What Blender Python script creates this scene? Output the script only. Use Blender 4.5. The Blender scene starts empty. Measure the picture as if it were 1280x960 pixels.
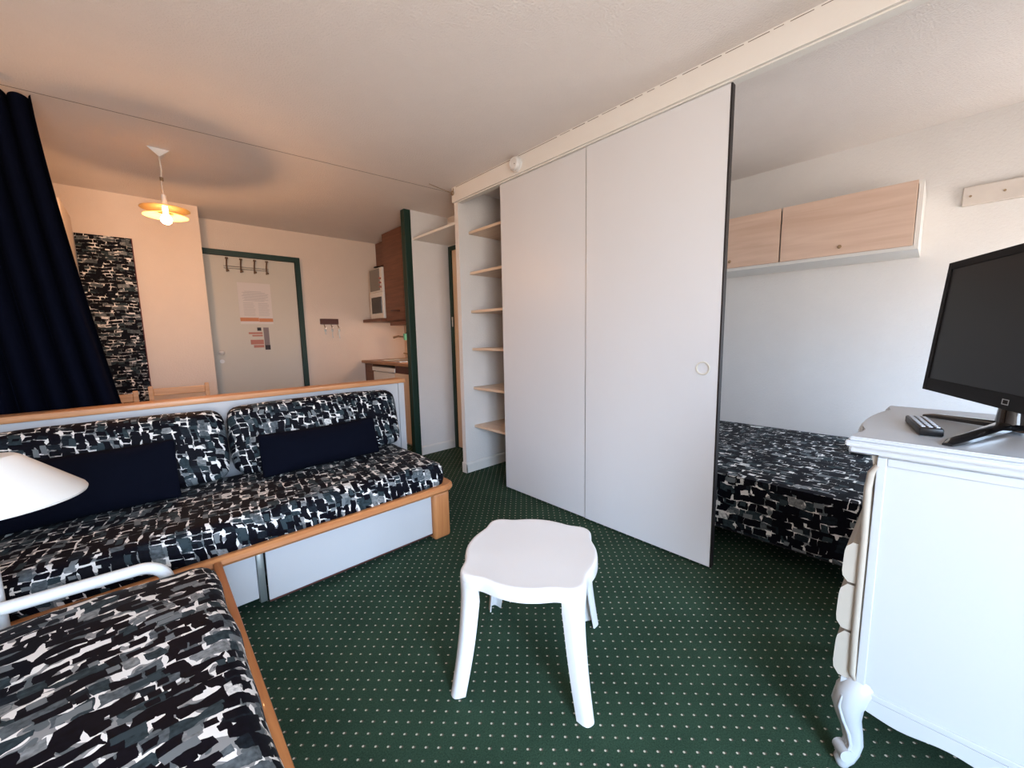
import bpy, bmesh, math, random
from mathutils import Vector, Matrix
random.seed(7)
PI = math.pi
S = bpy.context.scene
COL = S.collection

# ------------------------------------------------------------------ camera
cam_d = bpy.data.cameras.new('camera')
cam = bpy.data.objects.new('camera', cam_d); COL.objects.link(cam)
cam_d.sensor_fit = 'HORIZONTAL'; cam_d.sensor_width = 36.0
cam_d.lens = 36.0 * 491.5 / 1280.0
cam_d.clip_start = 0.02
S.camera = cam
def _d(px, py):
    return Vector((px - 640, -(py - 480), -491.5)).normalized()
Yc = _d(178, 428); Zc = -_d(716, 4440); Zc = (Zc - Zc.dot(Yc) * Yc).normalized(); Xc = Yc.cross(Zc)
cam.matrix_world = Matrix.Translation((0, 0, 1.2)) @ Matrix((Xc, Yc, Zc)).to_4x4()

# ------------------------------------------------------------------ world, exposure
W = bpy.data.worlds.new('daylight'); S.world = W; W.use_nodes = True
wn = W.node_tree; wn.nodes.clear()
bg = wn.nodes.new('ShaderNodeBackground'); wo = wn.nodes.new('ShaderNodeOutputWorld')
bg.inputs[1].default_value = 28.0
wtc = wn.nodes.new('ShaderNodeTexCoord'); wsp = wn.nodes.new('ShaderNodeSeparateXYZ'); wr = wn.nodes.new('ShaderNodeValToRGB')
wmr = wn.nodes.new('ShaderNodeMapRange'); wmr.inputs[1].default_value = -1; wmr.inputs[2].default_value = 1
wn.links.new(wtc.outputs['Generated'], wsp.inputs[0]); wn.links.new(wsp.outputs[2], wmr.inputs[0]); wn.links.new(wmr.outputs[0], wr.inputs[0])
we = wr.color_ramp.elements                       # sunlit ground and facades below, bright sky above
we[0].position = 0.0; we[0].color = (.42, .375, .34, 1)
we[1].position = 1.0; we[1].color = (.55, .78, 1.0, 1)
for p_, c_ in ((.47, (.55, .495, .455)), (.52, (.50, .60, .72)), (.62, (.60, .80, 1.10))):
    k_ = we.new(p_); k_.color = (*c_, 1)
wn.links.new(wr.outputs[0], bg.inputs[0])
wn.links.new(bg.outputs[0], wo.inputs[0])
S.view_settings.view_transform = 'Standard'
S.view_settings.look = 'None'
S.view_settings.gamma = 1.0
S.view_settings.use_curve_mapping = False
S.view_settings.exposure = 0.0

def light(name, kind, loc, energy, color, size=0.05, rot=(0, 0, 0), portal=None):
    l = bpy.data.lights.new(name, kind); l.energy = energy; l.color = color
    if kind == 'POINT': l.shadow_soft_size = size
    if portal:
        l.shape = 'RECTANGLE'; l.size, l.size_y = portal
        l.cycles.is_portal = True
    o = bpy.data.objects.new(name, l); o.location = loc; o.rotation_euler = rot; COL.objects.link(o)
    return o
# daylight enters through the glazed door in the wall behind the camera
light('window_portal', 'AREA', (-.125, -1.20, 1.075), 1, (1, 1, 1), rot=(PI / 2, 0, 0), portal=(1.35, 2.15))
light('window_portal', 'AREA', (2.97, -1.20, 1.275), 1, (1, 1, 1), rot=(PI / 2, 0, 0), portal=(.95, .95))  # portal of the added bedroom window

# ------------------------------------------------------------------ materials
def mat(name, color, rough=0.6, metal=0.0, var=0.0, vscale=8.0, bump=0.0, bscale=150.0, coat=0.0, emit=None, estr=0.0, spec=0.5, sheen=0.0):
    m = bpy.data.materials.new(name); m.use_nodes = True
    nt = m.node_tree; b = nt.nodes['Principled BSDF']
    b.inputs['Base Color'].default_value = (*color, 1)
    b.inputs['Roughness'].default_value = rough
    b.inputs['Metallic'].default_value = metal
    b.inputs['Specular IOR Level'].default_value = spec
    if sheen: b.inputs['Sheen Weight'].default_value = sheen
    if coat: b.inputs['Coat Weight'].default_value = coat
    if emit:
        b.inputs['Emission Color'].default_value = (*emit, 1); b.inputs['Emission Strength'].default_value = estr
    tc = nt.nodes.new('ShaderNodeTexCoord')
    n = nt.nodes.new('ShaderNodeTexNoise'); n.inputs['Scale'].default_value = vscale; n.inputs['Detail'].default_value = 4
    nt.links.new(tc.outputs['Object'], n.inputs['Vector'])
    mx = nt.nodes.new('ShaderNodeMix'); mx.data_type = 'RGBA'
    mx.inputs[6].default_value = (*[c * (1 - var) for c in color], 1)
    mx.inputs[7].default_value = (*[min(1, c * (1 + var)) for c in color], 1)
    nt.links.new(n.outputs['Fac'], mx.inputs[0]); nt.links.new(mx.outputs[2], b.inputs['Base Color'])
    if bump:
        n2 = nt.nodes.new('ShaderNodeTexNoise'); n2.inputs['Scale'].default_value = bscale; n2.inputs['Detail'].default_value = 3
        nt.links.new(tc.outputs['Object'], n2.inputs['Vector'])
        bp = nt.nodes.new('ShaderNodeBump'); bp.inputs['Strength'].default_value = bump; bp.inputs['Distance'].default_value = 0.004
        nt.links.new(n2.outputs['Fac'], bp.inputs['Height']); nt.links.new(bp.outputs['Normal'], b.inputs['Normal'])
    return m

def wood(name, c1, c2, axis='X', rough=0.45, scale=1.0, coat=0.1):
    m = bpy.data.materials.new(name); m.use_nodes = True
    nt = m.node_tree; b = nt.nodes['Principled BSDF']; b.inputs['Roughness'].default_value = rough
    b.inputs['Coat Weight'].default_value = coat
    tc = nt.nodes.new('ShaderNodeTexCoord'); mp = nt.nodes.new('ShaderNodeMapping')
    sc = {'X': (2, 28, 28), 'Y': (28, 2, 28), 'Z': (28, 28, 2)}[axis]
    mp.inputs['Scale'].default_value = tuple(s * scale for s in sc)
    n = nt.nodes.new('ShaderNodeTexNoise'); n.inputs['Scale'].default_value = 1.6; n.inputs['Detail'].default_value = 6
    n.inputs['Distortion'].default_value = 0.6
    r = nt.nodes.new('ShaderNodeValToRGB')
    r.color_ramp.elements[0].position = 0.3; r.color_ramp.elements[0].color = (*c1, 1)
    r.color_ramp.elements[1].position = 0.7; r.color_ramp.elements[1].color = (*c2, 1)
    nt.links.new(tc.outputs['Object'], mp.inputs[0]); nt.links.new(mp.outputs[0], n.inputs['Vector'])
    nt.links.new(n.outputs['Fac'], r.inputs[0]); nt.links.new(r.outputs[0], b.inputs['Base Color'])
    return m

def fabric(name, umap, vmap, size=(0.036, 0.044), swap=False, white=0.5, seed=0.0, sheen=0.02, tone=0.0):
    """brush-stroke print: rows of black blocks, grey and teal-grey washes, broken white gaps.
    umap/vmap unroll the cloth: weights of object x, y, z"""
    m = bpy.data.materials.new(name); m.use_nodes = True
    nt = m.node_tree; N = nt.nodes; L = nt.links; b = N['Principled BSDF']
    b.inputs['Roughness'].default_value = 0.62
    b.inputs['Specular IOR Level'].default_value = 0.08
    b.inputs['Sheen Weight'].default_value = sheen; b.inputs['Sheen Roughness'].default_value = 0.3
    def put(sock, v):
        if isinstance(v, (int, float)): sock.default_value = v
        elif isinstance(v, tuple): sock.default_value = v
        else: L.new(v, sock)
    def mth(op, a, b_=0.0, c_=0.0):
        x = N.new('ShaderNodeMath'); x.operation = op
        put(x.inputs[0], a); put(x.inputs[1], b_)
        if op in ('MULTIPLY_ADD',): put(x.inputs[2], c_)
        return x.outputs[0]
    tc = N.new('ShaderNodeTexCoord'); P = tc.outputs['Object']
    def dotv(w):
        x = N.new('ShaderNodeVectorMath'); x.operation = 'DOT_PRODUCT'; L.new(P, x.inputs[0]); x.inputs[1].default_value = w; return x.outputs['Value']
    def comb(x, y, z=0.0):
        c = N.new('ShaderNodeCombineXYZ'); put(c.inputs[0], x); put(c.inputs[1], y); put(c.inputs[2], z); return c.outputs[0]
    def noise(vec, scale, detail=2.0, col=False):
        n = N.new('ShaderNodeTexNoise'); n.inputs['Scale'].default_value = scale; n.inputs['Detail'].default_value = detail
        L.new(vec, n.inputs['Vector']); return n.outputs['Color'] if col else n.outputs['Fac']
    uv = comb(mth('ADD', dotv(umap), seed), mth('ADD', dotv(vmap), seed * 1.3))
    def warp(vec, scale, amp, detail=1.0):
        n = noise(vec, scale, detail, True)
        a = N.new('ShaderNodeVectorMath'); a.operation = 'SUBTRACT'; L.new(n, a.inputs[0]); a.inputs[1].default_value = (.5, .5, .5)
        sc = N.new('ShaderNodeVectorMath'); sc.operation = 'SCALE'; L.new(a.outputs[0], sc.inputs[0]); sc.inputs['Scale'].default_value = amp
        ad = N.new('ShaderNodeVectorMath'); ad.operation = 'ADD'; L.new(vec, ad.inputs[0]); L.new(sc.outputs[0], ad.inputs[1]); return ad.outputs[0]
    w1 = warp(warp(uv, 7.0, 0.045), 45.0, 0.009, 2.0)
    def bricks(vec, su, sv, sd):
        sp = N.new('ShaderNodeSeparateXYZ'); L.new(vec, sp.inputs[0])
        u = mth('DIVIDE', sp.outputs[0], su); v = mth('DIVIDE', sp.outputs[1], sv)
        if swap: u, v = v, u; su, sv = sv, su
        row = mth('FLOOR', v)
        wn_ = N.new('ShaderNodeTexWhiteNoise'); wn_.noise_dimensions = '2D'; L.new(comb(row, sd), wn_.inputs['Vector'])
        u2 = mth('ADD', u, mth('MULTIPLY', wn_.outputs['Value'], 7.0))
        # uneven block lengths
        u2 = mth('ADD', u2, mth('MULTIPLY', mth('SINE', mth('MULTIPLY', u2, 2.1)), 0.32))
        cell = mth('FLOOR', u2)
        w2 = N.new('ShaderNodeTexWhiteNoise'); w2.noise_dimensions = '3D'; L.new(comb(cell, row, sd + .5), w2.inputs['Vector'])
        fx = mth('MULTIPLY', mth('SUBTRACT', 0.5, mth('ABSOLUTE', mth('SUBTRACT', mth('FRACT', u2), 0.5))), su)
        fy = mth('MULTIPLY', mth('SUBTRACT', 0.5, mth('ABSOLUTE', mth('SUBTRACT', mth('FRACT', v), 0.5))), sv)
        sc = N.new('ShaderNodeSeparateColor'); L.new(w2.outputs['Color'], sc.inputs[0])
        return fx, fy, sc.outputs[0], sc.outputs[1], sc.outputs[2]
    def ramp(fac, cols):
        r = N.new('ShaderNodeValToRGB'); r.color_ramp.interpolation = 'CONSTANT'; e = r.color_ramp.elements
        e[0].position = 0; e[0].color = (*cols[0][1], 1); e[1].position = cols[1][0]; e[1].color = (*cols[1][1], 1)
        for p, c in cols[2:]:
            k = e.new(p); k.color = (*c, 1)
        L.new(fac, r.inputs[0]); return r.outputs[0]
    def mix(f, a, b_):
        x = N.new('ShaderNodeMix'); x.data_type = 'RGBA'; put(x.inputs[0], f); put(x.inputs[6], a); put(x.inputs[7], b_); return x.outputs[2]
    fx, fy, r1, r2, r3 = bricks(w1, size[0], size[1], 1.0 + seed)
    BL = (.003, .003, .006)
    body = ramp(r1, [(0, BL), (.60 - tone, (.010, .014, .019)), (.74 - tone, (.026, .040, .046)), (.86 - tone, (.085, .10, .108)), (.94 - tone * .5, (.19, .20, .20)), (.985, (.62, .61, .58))])
    wash = noise(uv, 70.0, 3.0)
    mr = N.new('ShaderNodeMapRange'); L.new(wash, mr.inputs[0]); mr.inputs[1].default_value = .3; mr.inputs[2].default_value = .7; mr.inputs[3].default_value = .5; mr.inputs[4].default_value = 1.4
    sc = N.new('ShaderNodeVectorMath'); sc.operation = 'SCALE'; L.new(body, sc.inputs[0]); L.new(mr.outputs[0], sc.inputs['Scale'])
    # gap width comes and goes along the cloth
    g = N.new('ShaderNodeMapRange'); L.new(noise(uv, 17.0, 1.5), g.inputs[0]); g.inputs[1].default_value = .40; g.inputs[2].default_value = .72
    g.inputs[3].default_value = -.0015; g.inputs[4].default_value = .0105 * white * 2
    gap = mth('LESS_THAN', mth('MINIMUM', fx, mth('MULTIPLY', fy, 1.15)), g.outputs[0])
    off = N.new('ShaderNodeVectorMath'); off.operation = 'ADD'; L.new(uv, off.inputs[0]); off.inputs[1].default_value = (4.2, 1.7, 0)
    gapcol = ramp(noise(off.outputs[0], 22.0, 1.0), [(0, (.10, .115, .12)), (.40, (.24, .24, .235)), (.49, (.76, .74, .70))])
    c = mix(gap, sc.outputs[0], gapcol)
    # a second, sparser layer of strokes on top
    of2 = N.new('ShaderNodeVectorMath'); of2.operation = 'ADD'; L.new(w1, of2.inputs[0]); of2.inputs[1].default_value = (.31, .17, 0)
    gx, gy, q1, q2, q3 = bricks(of2.outputs[0], size[0] * .72, size[1] * .72, 9.0 + seed)
    inside = mth('GREATER_THAN', mth('MINIMUM', gx, gy), 0.0035)
    pres = mth('MULTIPLY', inside, mth('LESS_THAN', q2, 0.30))
    top = ramp(q1, [(0, BL), (.72, (.03, .045, .052)), (.84, (.15, .165, .17)), (.965, (.74, .72, .69))])
    c = mix(pres, c, top)
    L.new(c, b.inputs['Base Color'])
    return m

def carpet_material():
    m = bpy.data.materials.new('green_dotted_carpet'); m.use_nodes = True
    nt = m.node_tree; N = nt.nodes; L = nt.links; b = N['Principled BSDF']
    b.inputs['Roughness'].default_value = 0.95; b.inputs['Specular IOR Level'].default_value = 0.1
    tc = N.new('ShaderNodeTexCoord')
    mp = N.new('ShaderNodeMapping'); mp.vector_type = 'TEXTURE'
    mp.inputs['Location'].default_value = (1.0761, 0.7208, 0); mp.inputs['Rotation'].default_value = (0, 0, -PI / 4)
    mp.inputs['Scale'].default_value = (0.0375, 0.0375, 1)
    L.new(tc.outputs['Object'], mp.inputs[0])
    def math_(op, a, bb=None):
        x = N.new('ShaderNodeMath'); x.operation = op
        for i, v in enumerate((a, bb)):
            if v is None: continue
            if isinstance(v, (int, float)): x.inputs[i].default_value = v
            else: L.new(v, x.inputs[i])
        return x.outputs[0]
    sp = N.new('ShaderNodeSeparateXYZ'); L.new(mp.outputs[0], sp.inputs[0])
    def dot(ox, oy):
        fx = math_('SUBTRACT', math_('FRACT', math_('ADD', sp.outputs[0], 0.5 + ox)), 0.5)
        fy = math_('SUBTRACT', math_('FRACT', math_('ADD', sp.outputs[1], 0.5 + oy)), 0.5)
        return math_('SQRT', math_('ADD', math_('MULTIPLY', fx, fx), math_('MULTIPLY', fy, fy)))
    d1 = dot(0, 0); d2 = dot(-0.11, 0.0)
    no = N.new('ShaderNodeTexNoise'); no.inputs['Scale'].default_value = 260; no.inputs['Detail'].default_value = 3
    L.new(tc.outputs['Object'], no.inputs['Vector'])
    n3 = N.new('ShaderNodeTexNoise'); n3.inputs['Scale'].default_value = 5; n3.inputs['Detail'].default_value = 3
    L.new(tc.outputs['Object'], n3.inputs['Vector'])
    av = math_('ADD', math_('MULTIPLY', no.outputs['Fac'], 0.7), math_('MULTIPLY', n3.outputs['Fac'], 0.3))
    r = N.new('ShaderNodeValToRGB')
    r.color_ramp.elements[0].position = .3; r.color_ramp.elements[0].color = (.010, .025, .015, 1)
    r.color_ramp.elements[1].position = .7; r.color_ramp.elements[1].color = (.038, .076, .047, 1)
    L.new(av, r.inputs[0])
    m1 = N.new('ShaderNodeMix'); m1.data_type = 'RGBA'; m1.inputs[7].default_value = (.10, .075, .06, 1)
    L.new(math_('LESS_THAN', d2, 0.10), m1.inputs[0]); L.new(r.outputs[0], m1.inputs[6])
    m2 = N.new('ShaderNodeMix'); m2.data_type = 'RGBA'; m2.inputs[7].default_value = (.50, .46, .38, 1)
    L.new(math_('LESS_THAN', d1, 0.088), m2.inputs[0]); L.new(m1.outputs[2], m2.inputs[6])
    L.new(m2.outputs[2], b.inputs['Base Color'])
    bp = N.new('ShaderNodeBump'); bp.inputs['Strength'].default_value = 0.6; bp.inputs['Distance'].default_value = 0.004
    L.new(no.outputs['Fac'], bp.inputs['Height']); L.new(bp.outputs['Normal'], b.inputs['Normal'])
    return m

M = dict(
    carpet=carpet_material(),
    ceiling=mat('ceiling_plaster', (.76, .70, .66), .9, var=.03, bump=.9, bscale=110),
    wall=mat('wall_plaster', (.70, .665, .63), .85, var=.03, bump=.55, bscale=90),
    warmwall=mat('entry_wall_plaster', (.70, .58, .48), .85, var=.03, bump=.5, bscale=90),
    beam=mat('beam_paint', (.74, .71, .66), .6, var=.02, bump=.15, bscale=60),
    panel=mat('white_laminate', (.66, .66, .67), .38, var=.01),
    frame=mat('white_board', (.50, .495, .50), .4, var=.015),
    green=mat('dark_green_paint', (.002, .025, .016), .5, var=.1),
    edge=mat('dark_edge_profile', (.007, .004, .004), .5),
    door=mat('cream_door', (.54, .49, .41), .5, var=.02),
    shelfwood=wood('pale_shelf_wood', (.60, .44, .31), (.72, .56, .42), 'Y'),
    shelfwhite=mat('shelf_white', (.72, .70, .66), .5, var=.02),
    oak=wood('honey_beech', (.44, .155, .05), (.58, .245, .085), 'X'),
    oaky=wood('honey_beech_length', (.44, .155, .05), (.58, .245, .085), 'Y'),
    oakz=wood('honey_beech_upright', (.44, .155, .05), (.58, .245, .085), 'Z'),
    railwood=wood('beech_top_rail', (.50, .21, .08), (.62, .31, .14), 'X'),
    kitchen=wood('brown_kitchen_wood', (.12, .042, .020), (.19, .072, .035), 'Y', rough=.5),
    worktop=wood('worktop_wood', (.22, .10, .045), (.38, .19, .09), 'Y', rough=.4),
    pinkwood=wood('light_pink_beech', (.60, .40, .29), (.72, .52, .40), 'Y', rough=.5, scale=.5),
    chair=wood('pine_chair', (.58, .30, .13), (.72, .42, .21), 'X'),
    fabric=fabric('brush_print_fabric', (1, -.15, .15), (.15, 1, 1), (.036, .046), swap=True),
    fabric_big=fabric('brush_print_fabric_bed', (1, .12, -1), (-.12, 1, 0), (.056, .041), white=.75, seed=2.3, tone=.04),
    fabric_panel=fabric('brush_print_panel', (1, .3, 0), (0, .1, 1), (.050, .026), white=.36, seed=5.1),
    fabric_bed=fabric('brush_print_bedspread', (.1, 1, 0), (1, 0, -1), (.050, .042), white=.34, seed=8.1, tone=-.05),
    navy=mat('navy_cotton', (.0022, .0030, .0075), .9, var=.15, vscale=30, bump=.3, bscale=300, spec=.06),
    curtain=mat('dark_navy_curtain', (.0020, .0028, .0080), .95, var=.2, vscale=10, bump=.2, bscale=200, spec=.05),
    plastic=mat('white_plastic', (.73, .72, .71), .32, var=.01, spec=.45),
    white=mat('white_gloss_paint', (.68, .67, .65), .3, var=.02),
    dresser=mat('white_dresser_paint', (.45, .48, .51), .35, var=.015, bump=.05, bscale=40),
    dresser_edge=mat('shaded_cream_paint', (.40, .37, .32), .45, var=.05),  # drawer fronts and mouldings: shade of their facing put into the colour
    lamp=mat('lamp_shade_white', (.70, .67, .62), .55, var=.02),
    black=mat('black_plastic', (.008, .008, .009), .35, spec=.3),
    gloss=mat('black_gloss', (.010, .010, .011), .12, coat=.4),
    bezel=mat('black_bezel', (.006, .006, .007), .55, spec=.2),
    screen=mat('screen_dark', (.012, .012, .014), .35, spec=.3),
    chrome=mat('chrome', (.75, .74, .72), .15, metal=1),
    steel=mat('dull_steel', (.42, .45, .44), .35, metal=.8, var=.1),
    brass=mat('aged_brass', (.32, .22, .13), .4, metal=.8),
    darkbrass=mat('dark_brass', (.16, .10, .06), .4, metal=.7),
    button=mat('grey_buttons', (.50, .54, .60), .5),
    darkwood=mat('dark_red_wood', (.07, .018, .012), .5, var=.2),
    paper=mat('paper', (.62, .56, .52), .8),
    paper_grey=mat('paper_grey_print', (.40, .37, .36), .8, var=.1, vscale=30),
    orange=mat('orange_print', (.52, .20, .09), .7, var=.1),
    red=mat('brick_print', (.42, .17, .13), .7, var=.1),
    greyprint=mat('grey_print', (.20, .16, .16), .7),
    darkprint=mat('black_print', (.03, .025, .03), .7),
    appliance=mat('appliance_white', (.74, .70, .64), .35),
    glassdark=mat('dark_glass', (.03, .025, .022), .15),
    ovenfront=mat('grey_appliance_front', (.20, .18, .16), .35),
    mint=mat('mint_plastic', (.12, .50, .38), .4),
    disc=mat('enamel_lamp_disc', (.80, .66, .42), .5),
    bulb=mat('glowing_bulb', (1, .85, .6), .4, emit=(1.0, .62, .27), estr=45),
    cable=mat('white_cable', (.70, .64, .56), .5),
    skirting=mat('skirting_paint', (.72, .69, .64), .5, var=.02),
    crack_shade_wire=mat('crack_shadow_and_wire', (.15, .12, .10), .9),  # painted shadow of the beam crack; also the dark grey of the wire
    towel=mat('white_towel', (.82, .82, .82), .9, bump=.4, bscale=250),
    doorcloth=mat('dark_red_edge', (.10, .02, .018), .8),
)

def translucent(m, k):
    nt = m.node_tree; b = nt.nodes['Principled BSDF']; out = nt.nodes['Material Output']
    tr = nt.nodes.new('ShaderNodeBsdfTranslucent'); tr.inputs[0].default_value = b.inputs['Base Color'].default_value
    mx = nt.nodes.new('ShaderNodeMixShader'); mx.inputs[0].default_value = k
    nt.links.new(b.outputs[0], mx.inputs[1]); nt.links.new(tr.outputs[0], mx.inputs[2]); nt.links.new(mx.outputs[0], out.inputs[0])
translucent(M['disc'], .8)
# ------------------------------------------------------------------ helpers
def orig(parent):
    v = Vector((0, 0, 0))
    while parent is not None:
        v += parent.location; parent = parent.parent
    return v

def obj(name, bm, m, parent=None, smooth=False, label=None):
    """link a bmesh (built in world coordinates) as ONE mesh object"""
    bm.normal_update()
    if parent is not None:
        off = orig(parent)
        bmesh.ops.translate(bm, verts=bm.verts, vec=-off); loc = Vector((0, 0, 0))
    else:
        xs = [v.co.x for v in bm.verts]; ys = [v.co.y for v in bm.verts]; zs = [v.co.z for v in bm.verts]
        loc = Vector(((min(xs) + max(xs)) / 2, (min(ys) + max(ys)) / 2, min(zs)))
        if name in ('floor',): loc = Vector((0, 0, 0))
        bmesh.ops.translate(bm, verts=bm.verts, vec=-loc)
    me = bpy.data.meshes.new(name); bm.to_mesh(me); bm.free()
    me.materials.append(M[m] if isinstance(m, str) else m)
    if smooth:
        for p in me.polygons: p.use_smooth = True
        try: me.set_sharp_from_angle(angle=math.radians(smooth if smooth > 1 else 45))
        except Exception: pass
    o = bpy.data.objects.new(name, me); COL.objects.link(o)
    o.location = loc; o.parent = parent
    if label: o['label'] = label
    return o

def tag(o, label, cat, group=None):
    o['label'] = label; o['category'] = cat
    if group: o['group'] = group
    return o

def thing(name, label, cat, loc, group=None):
    o = bpy.data.objects.new(name, None); COL.objects.link(o); o.location = loc
    o.empty_display_size = .1
    return tag(o, label, cat, group)

def struct(name, bm, m, smooth=False):
    o = obj(name, bm, m, None, smooth); o['kind'] = 'structure'; return o

def box(x0, x1, y0, y1, z0, z1, bev=0.0, seg=2, bm=None):
    out = bm or bmesh.new()
    b = bmesh.new()
    bmesh.ops.create_cube(b, size=1)
    for v in b.verts:
        v.co = Vector(((x0 + x1) / 2 + v.co.x * (x1 - x0), (y0 + y1) / 2 + v.co.y * (y1 - y0), (z0 + z1) / 2 + v.co.z * (z1 - z0)))
    if bev: bmesh.ops.bevel(b, geom=b.edges[:], offset=bev, segments=seg, affect='EDGES', profile=.5)
    if bm is None:
        out.free(); return b
    me = bpy.data.meshes.new('t'); b.to_mesh(me); b.free(); out.from_mesh(me); bpy.data.meshes.remove(me)
    return out

def tube(pts, r, n=12, bm=None, caps=True):
    """swept tube through pts; r is a number or a list of radii"""
    bm = bm or bmesh.new()
    pts = [Vector(p) for p in pts]; k = len(pts)
    rs = r if isinstance(r, (list, tuple)) else [r] * k
    rings = []; up = None
    for i, p in enumerate(pts):
        t = (pts[min(i + 1, k - 1)] - pts[max(i - 1, 0)]).normalized()
        if up is None: up = t.orthogonal().normalized()
        up = (up - t * up.dot(t)).normalized(); s = t.cross(up)
        rings.append([bm.verts.new(p + (up * math.cos(a) + s * math.sin(a)) * rs[i]) for a in [2 * PI * j / n for j in range(n)]])
    for a, b in zip(rings, rings[1:]):
        for j in range(n): bm.faces.new((a[j], a[(j + 1) % n], b[(j + 1) % n], b[j]))
    if caps: bm.faces.new(rings[0][::-1]); bm.faces.new(rings[-1])
    return bm

def lathe(prof, c, n=40, bm=None):
    """revolve (r, z) profile about vertical axis through c"""
    bm = bm or bmesh.new(); c = Vector(c); rings = []
    for r, z in prof:
        if r < 1e-6: rings.append([bm.verts.new(c + Vector((0, 0, z)))])
        else: rings.append([bm.verts.new(c + Vector((r * math.cos(a), r * math.sin(a), z))) for a in [2 * PI * j / n for j in range(n)]])
    for a, b in zip(rings, rings[1:]):
        for j in range(n):
            k = (j + 1) % n
            if len(a) == 1 and len(b) == 1: continue
            if len(a) == 1: bm.faces.new((a[0], b[k], b[j]))
            elif len(b) == 1: bm.faces.new((a[j], a[k], b[0]))
            else: bm.faces.new((a[j], a[k], b[k], b[j]))
    bmesh.ops.recalc_face_normals(bm, faces=bm.faces[:])
    return bm

def prism(poly, axis, a, b, bm=None, bev=0):
    """extrude a 2-D polygon along axis from a to b. poly given in the other two coords, in order"""
    out = bm or bmesh.new(); q = bmesh.new()
    def mk(u, v, w):
        return {'x': (w, u, v), 'y': (u, w, v), 'z': (u, v, w)}[axis]
    A = [q.verts.new(mk(u, v, a)) for u, v in poly]; B = [q.verts.new(mk(u, v, b)) for u, v in poly]
    q.faces.new(A); q.faces.new(B[::-1]); n = len(poly)
    for i in range(n): q.faces.new((A[i], A[(i + 1) % n], B[(i + 1) % n], B[i]))
    bmesh.ops.recalc_face_normals(q, faces=q.faces[:])
    if bev: bmesh.ops.bevel(q, geom=q.edges[:], offset=bev, segments=2, affect='EDGES')
    me = bpy.data.meshes.new('t'); q.to_mesh(me); q.free(); out.from_mesh(me); bpy.data.meshes.remove(me)
    return out

from mathutils import noise as mnoise
def soft(x0, x1, y0, y1, z0, z1, r, puff=0.0, step=0.03, wob=0.004, seed=0, mapf=None, pinch=0.0):
    """rounded, slightly puffed upholstery block"""
    bm = bmesh.new()
    c = Vector(((x0 + x1) / 2, (y0 + y1) / 2, (z0 + z1) / 2)); h = Vector(((x1 - x0) / 2, (y1 - y0) / 2, (z1 - z0) / 2))
    nseg = [max(4, int(2 * h[i] / step)) for i in range(3)]
    cache = {}
    def vert(p):
        key = tuple(round(q, 5) for q in p)
        if key in cache: return cache[key]
        q = Vector(p); inner = Vector([max(-(h[i] - r), min(h[i] - r, q[i])) for i in range(3)])
        d = q - inner
        if d.length > 1e-6: q = inner + d.normalized() * min(r, d.length if d.length < r else r)
        u = Vector([q[i] / h[i] for i in range(3)])
        w = Vector(u)
        for i in range(3):
            j, k = (i + 1) % 3, (i + 2) % 3
            q[i] += (puff[i] if isinstance(puff, tuple) else puff) * w[i] * (1 - w[j] ** 2) * (1 - w[k] ** 2)
        if pinch:
            f = 1 - pinch * (abs(w[0]) ** 3) * (1 - abs(w[2]) ** 4)
            q[1] *= 1 - pinch * max(abs(w[0]) ** 4, abs(w[2]) ** 4)
        q += c
        nn = mnoise.noise_vector(q * 6 + Vector((seed, seed, 0)))
        q += nn * wob
        if mapf: q = mapf(q)
        cache[key] = bm.verts.new(q); return cache[key]
    for ax in range(3):
        a1, a2 = (ax + 1) % 3, (ax + 2) % 3
        for s in (-1, 1):
            for i in range(nseg[a1]):
                for j in range(nseg[a2]):
                    quad = []
                    for (di, dj) in ((0, 0), (1, 0), (1, 1), (0, 1)):
                        p = [0, 0, 0]; p[ax] = s * h[ax]
                        p[a1] = -h[a1] + 2 * h[a1] * (i + di) / nseg[a1]
                        p[a2] = -h[a2] + 2 * h[a2] * (j + dj) / nseg[a2]
                        quad.append(vert(p))
                    if len(set(quad)) == 4:
                        try: bm.faces.new(quad if s > 0 else quad[::-1])
                        except ValueError: pass
    bmesh.ops.recalc_face_normals(bm, faces=bm.faces[:])
    return bm

def arc(c, r, a0, a1, n, plane='xz'):
    out = []
    for i in range(n + 1):
        a = a0 + (a1 - a0) * i / n
        u, v = r * math.cos(a), r * math.sin(a)
        p = {'xz': (c[0] + u, c[1], c[2] + v), 'yz': (c[0], c[1] + u, c[2] + v), 'xy': (c[0] + u, c[1] + v, c[2])}[plane]
        out.append(p)
    return out

# ================================================================== SETTING
HC = 2.40
XL, XR, YW = -0.85, 3.60, -1.15
struct('floor', box(XL - .1, XR + .1, YW - .1, 5.1, -.06, 0), 'carpet')
struct('ceiling', box(XL - .1, XR + .1, YW - .1, 5.1, HC, HC + .08), 'ceiling')
struct('wall_left', box(XL - .1, XL, YW, 5.1, 0, HC), 'warmwall')
struct('wall_right', box(XR, XR + .1, YW - .1, 2.0, 0, HC), 'wall')
struct('wall_dining', box(XL, .477, 4.608, 5.1, 0, HC), 'warmwall')
struct('wall_entry', box(.477, 2.72, 5.014, 5.1, 0, HC), 'warmwall')
struct('wall_kitchen', box(2.65, 2.72, 3.57, 5.014, 0, HC), 'warmwall')
struct('wall_passage', box(1.98, 2.45, 3.50, 3.57, 0, HC), 'wall')
bm = box(2.40, 2.47, 2.79, 3.50, 2.11, HC)
box(2.42, 2.47, 2.79, 3.50, 0, 2.11, bm=bm)
struct('wall_bathroom', bm, 'wall')
bm = box(1.985, 2.70, 2.74, 2.79, 0, HC)
struct('wall_closet', bm, 'wall')
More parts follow.
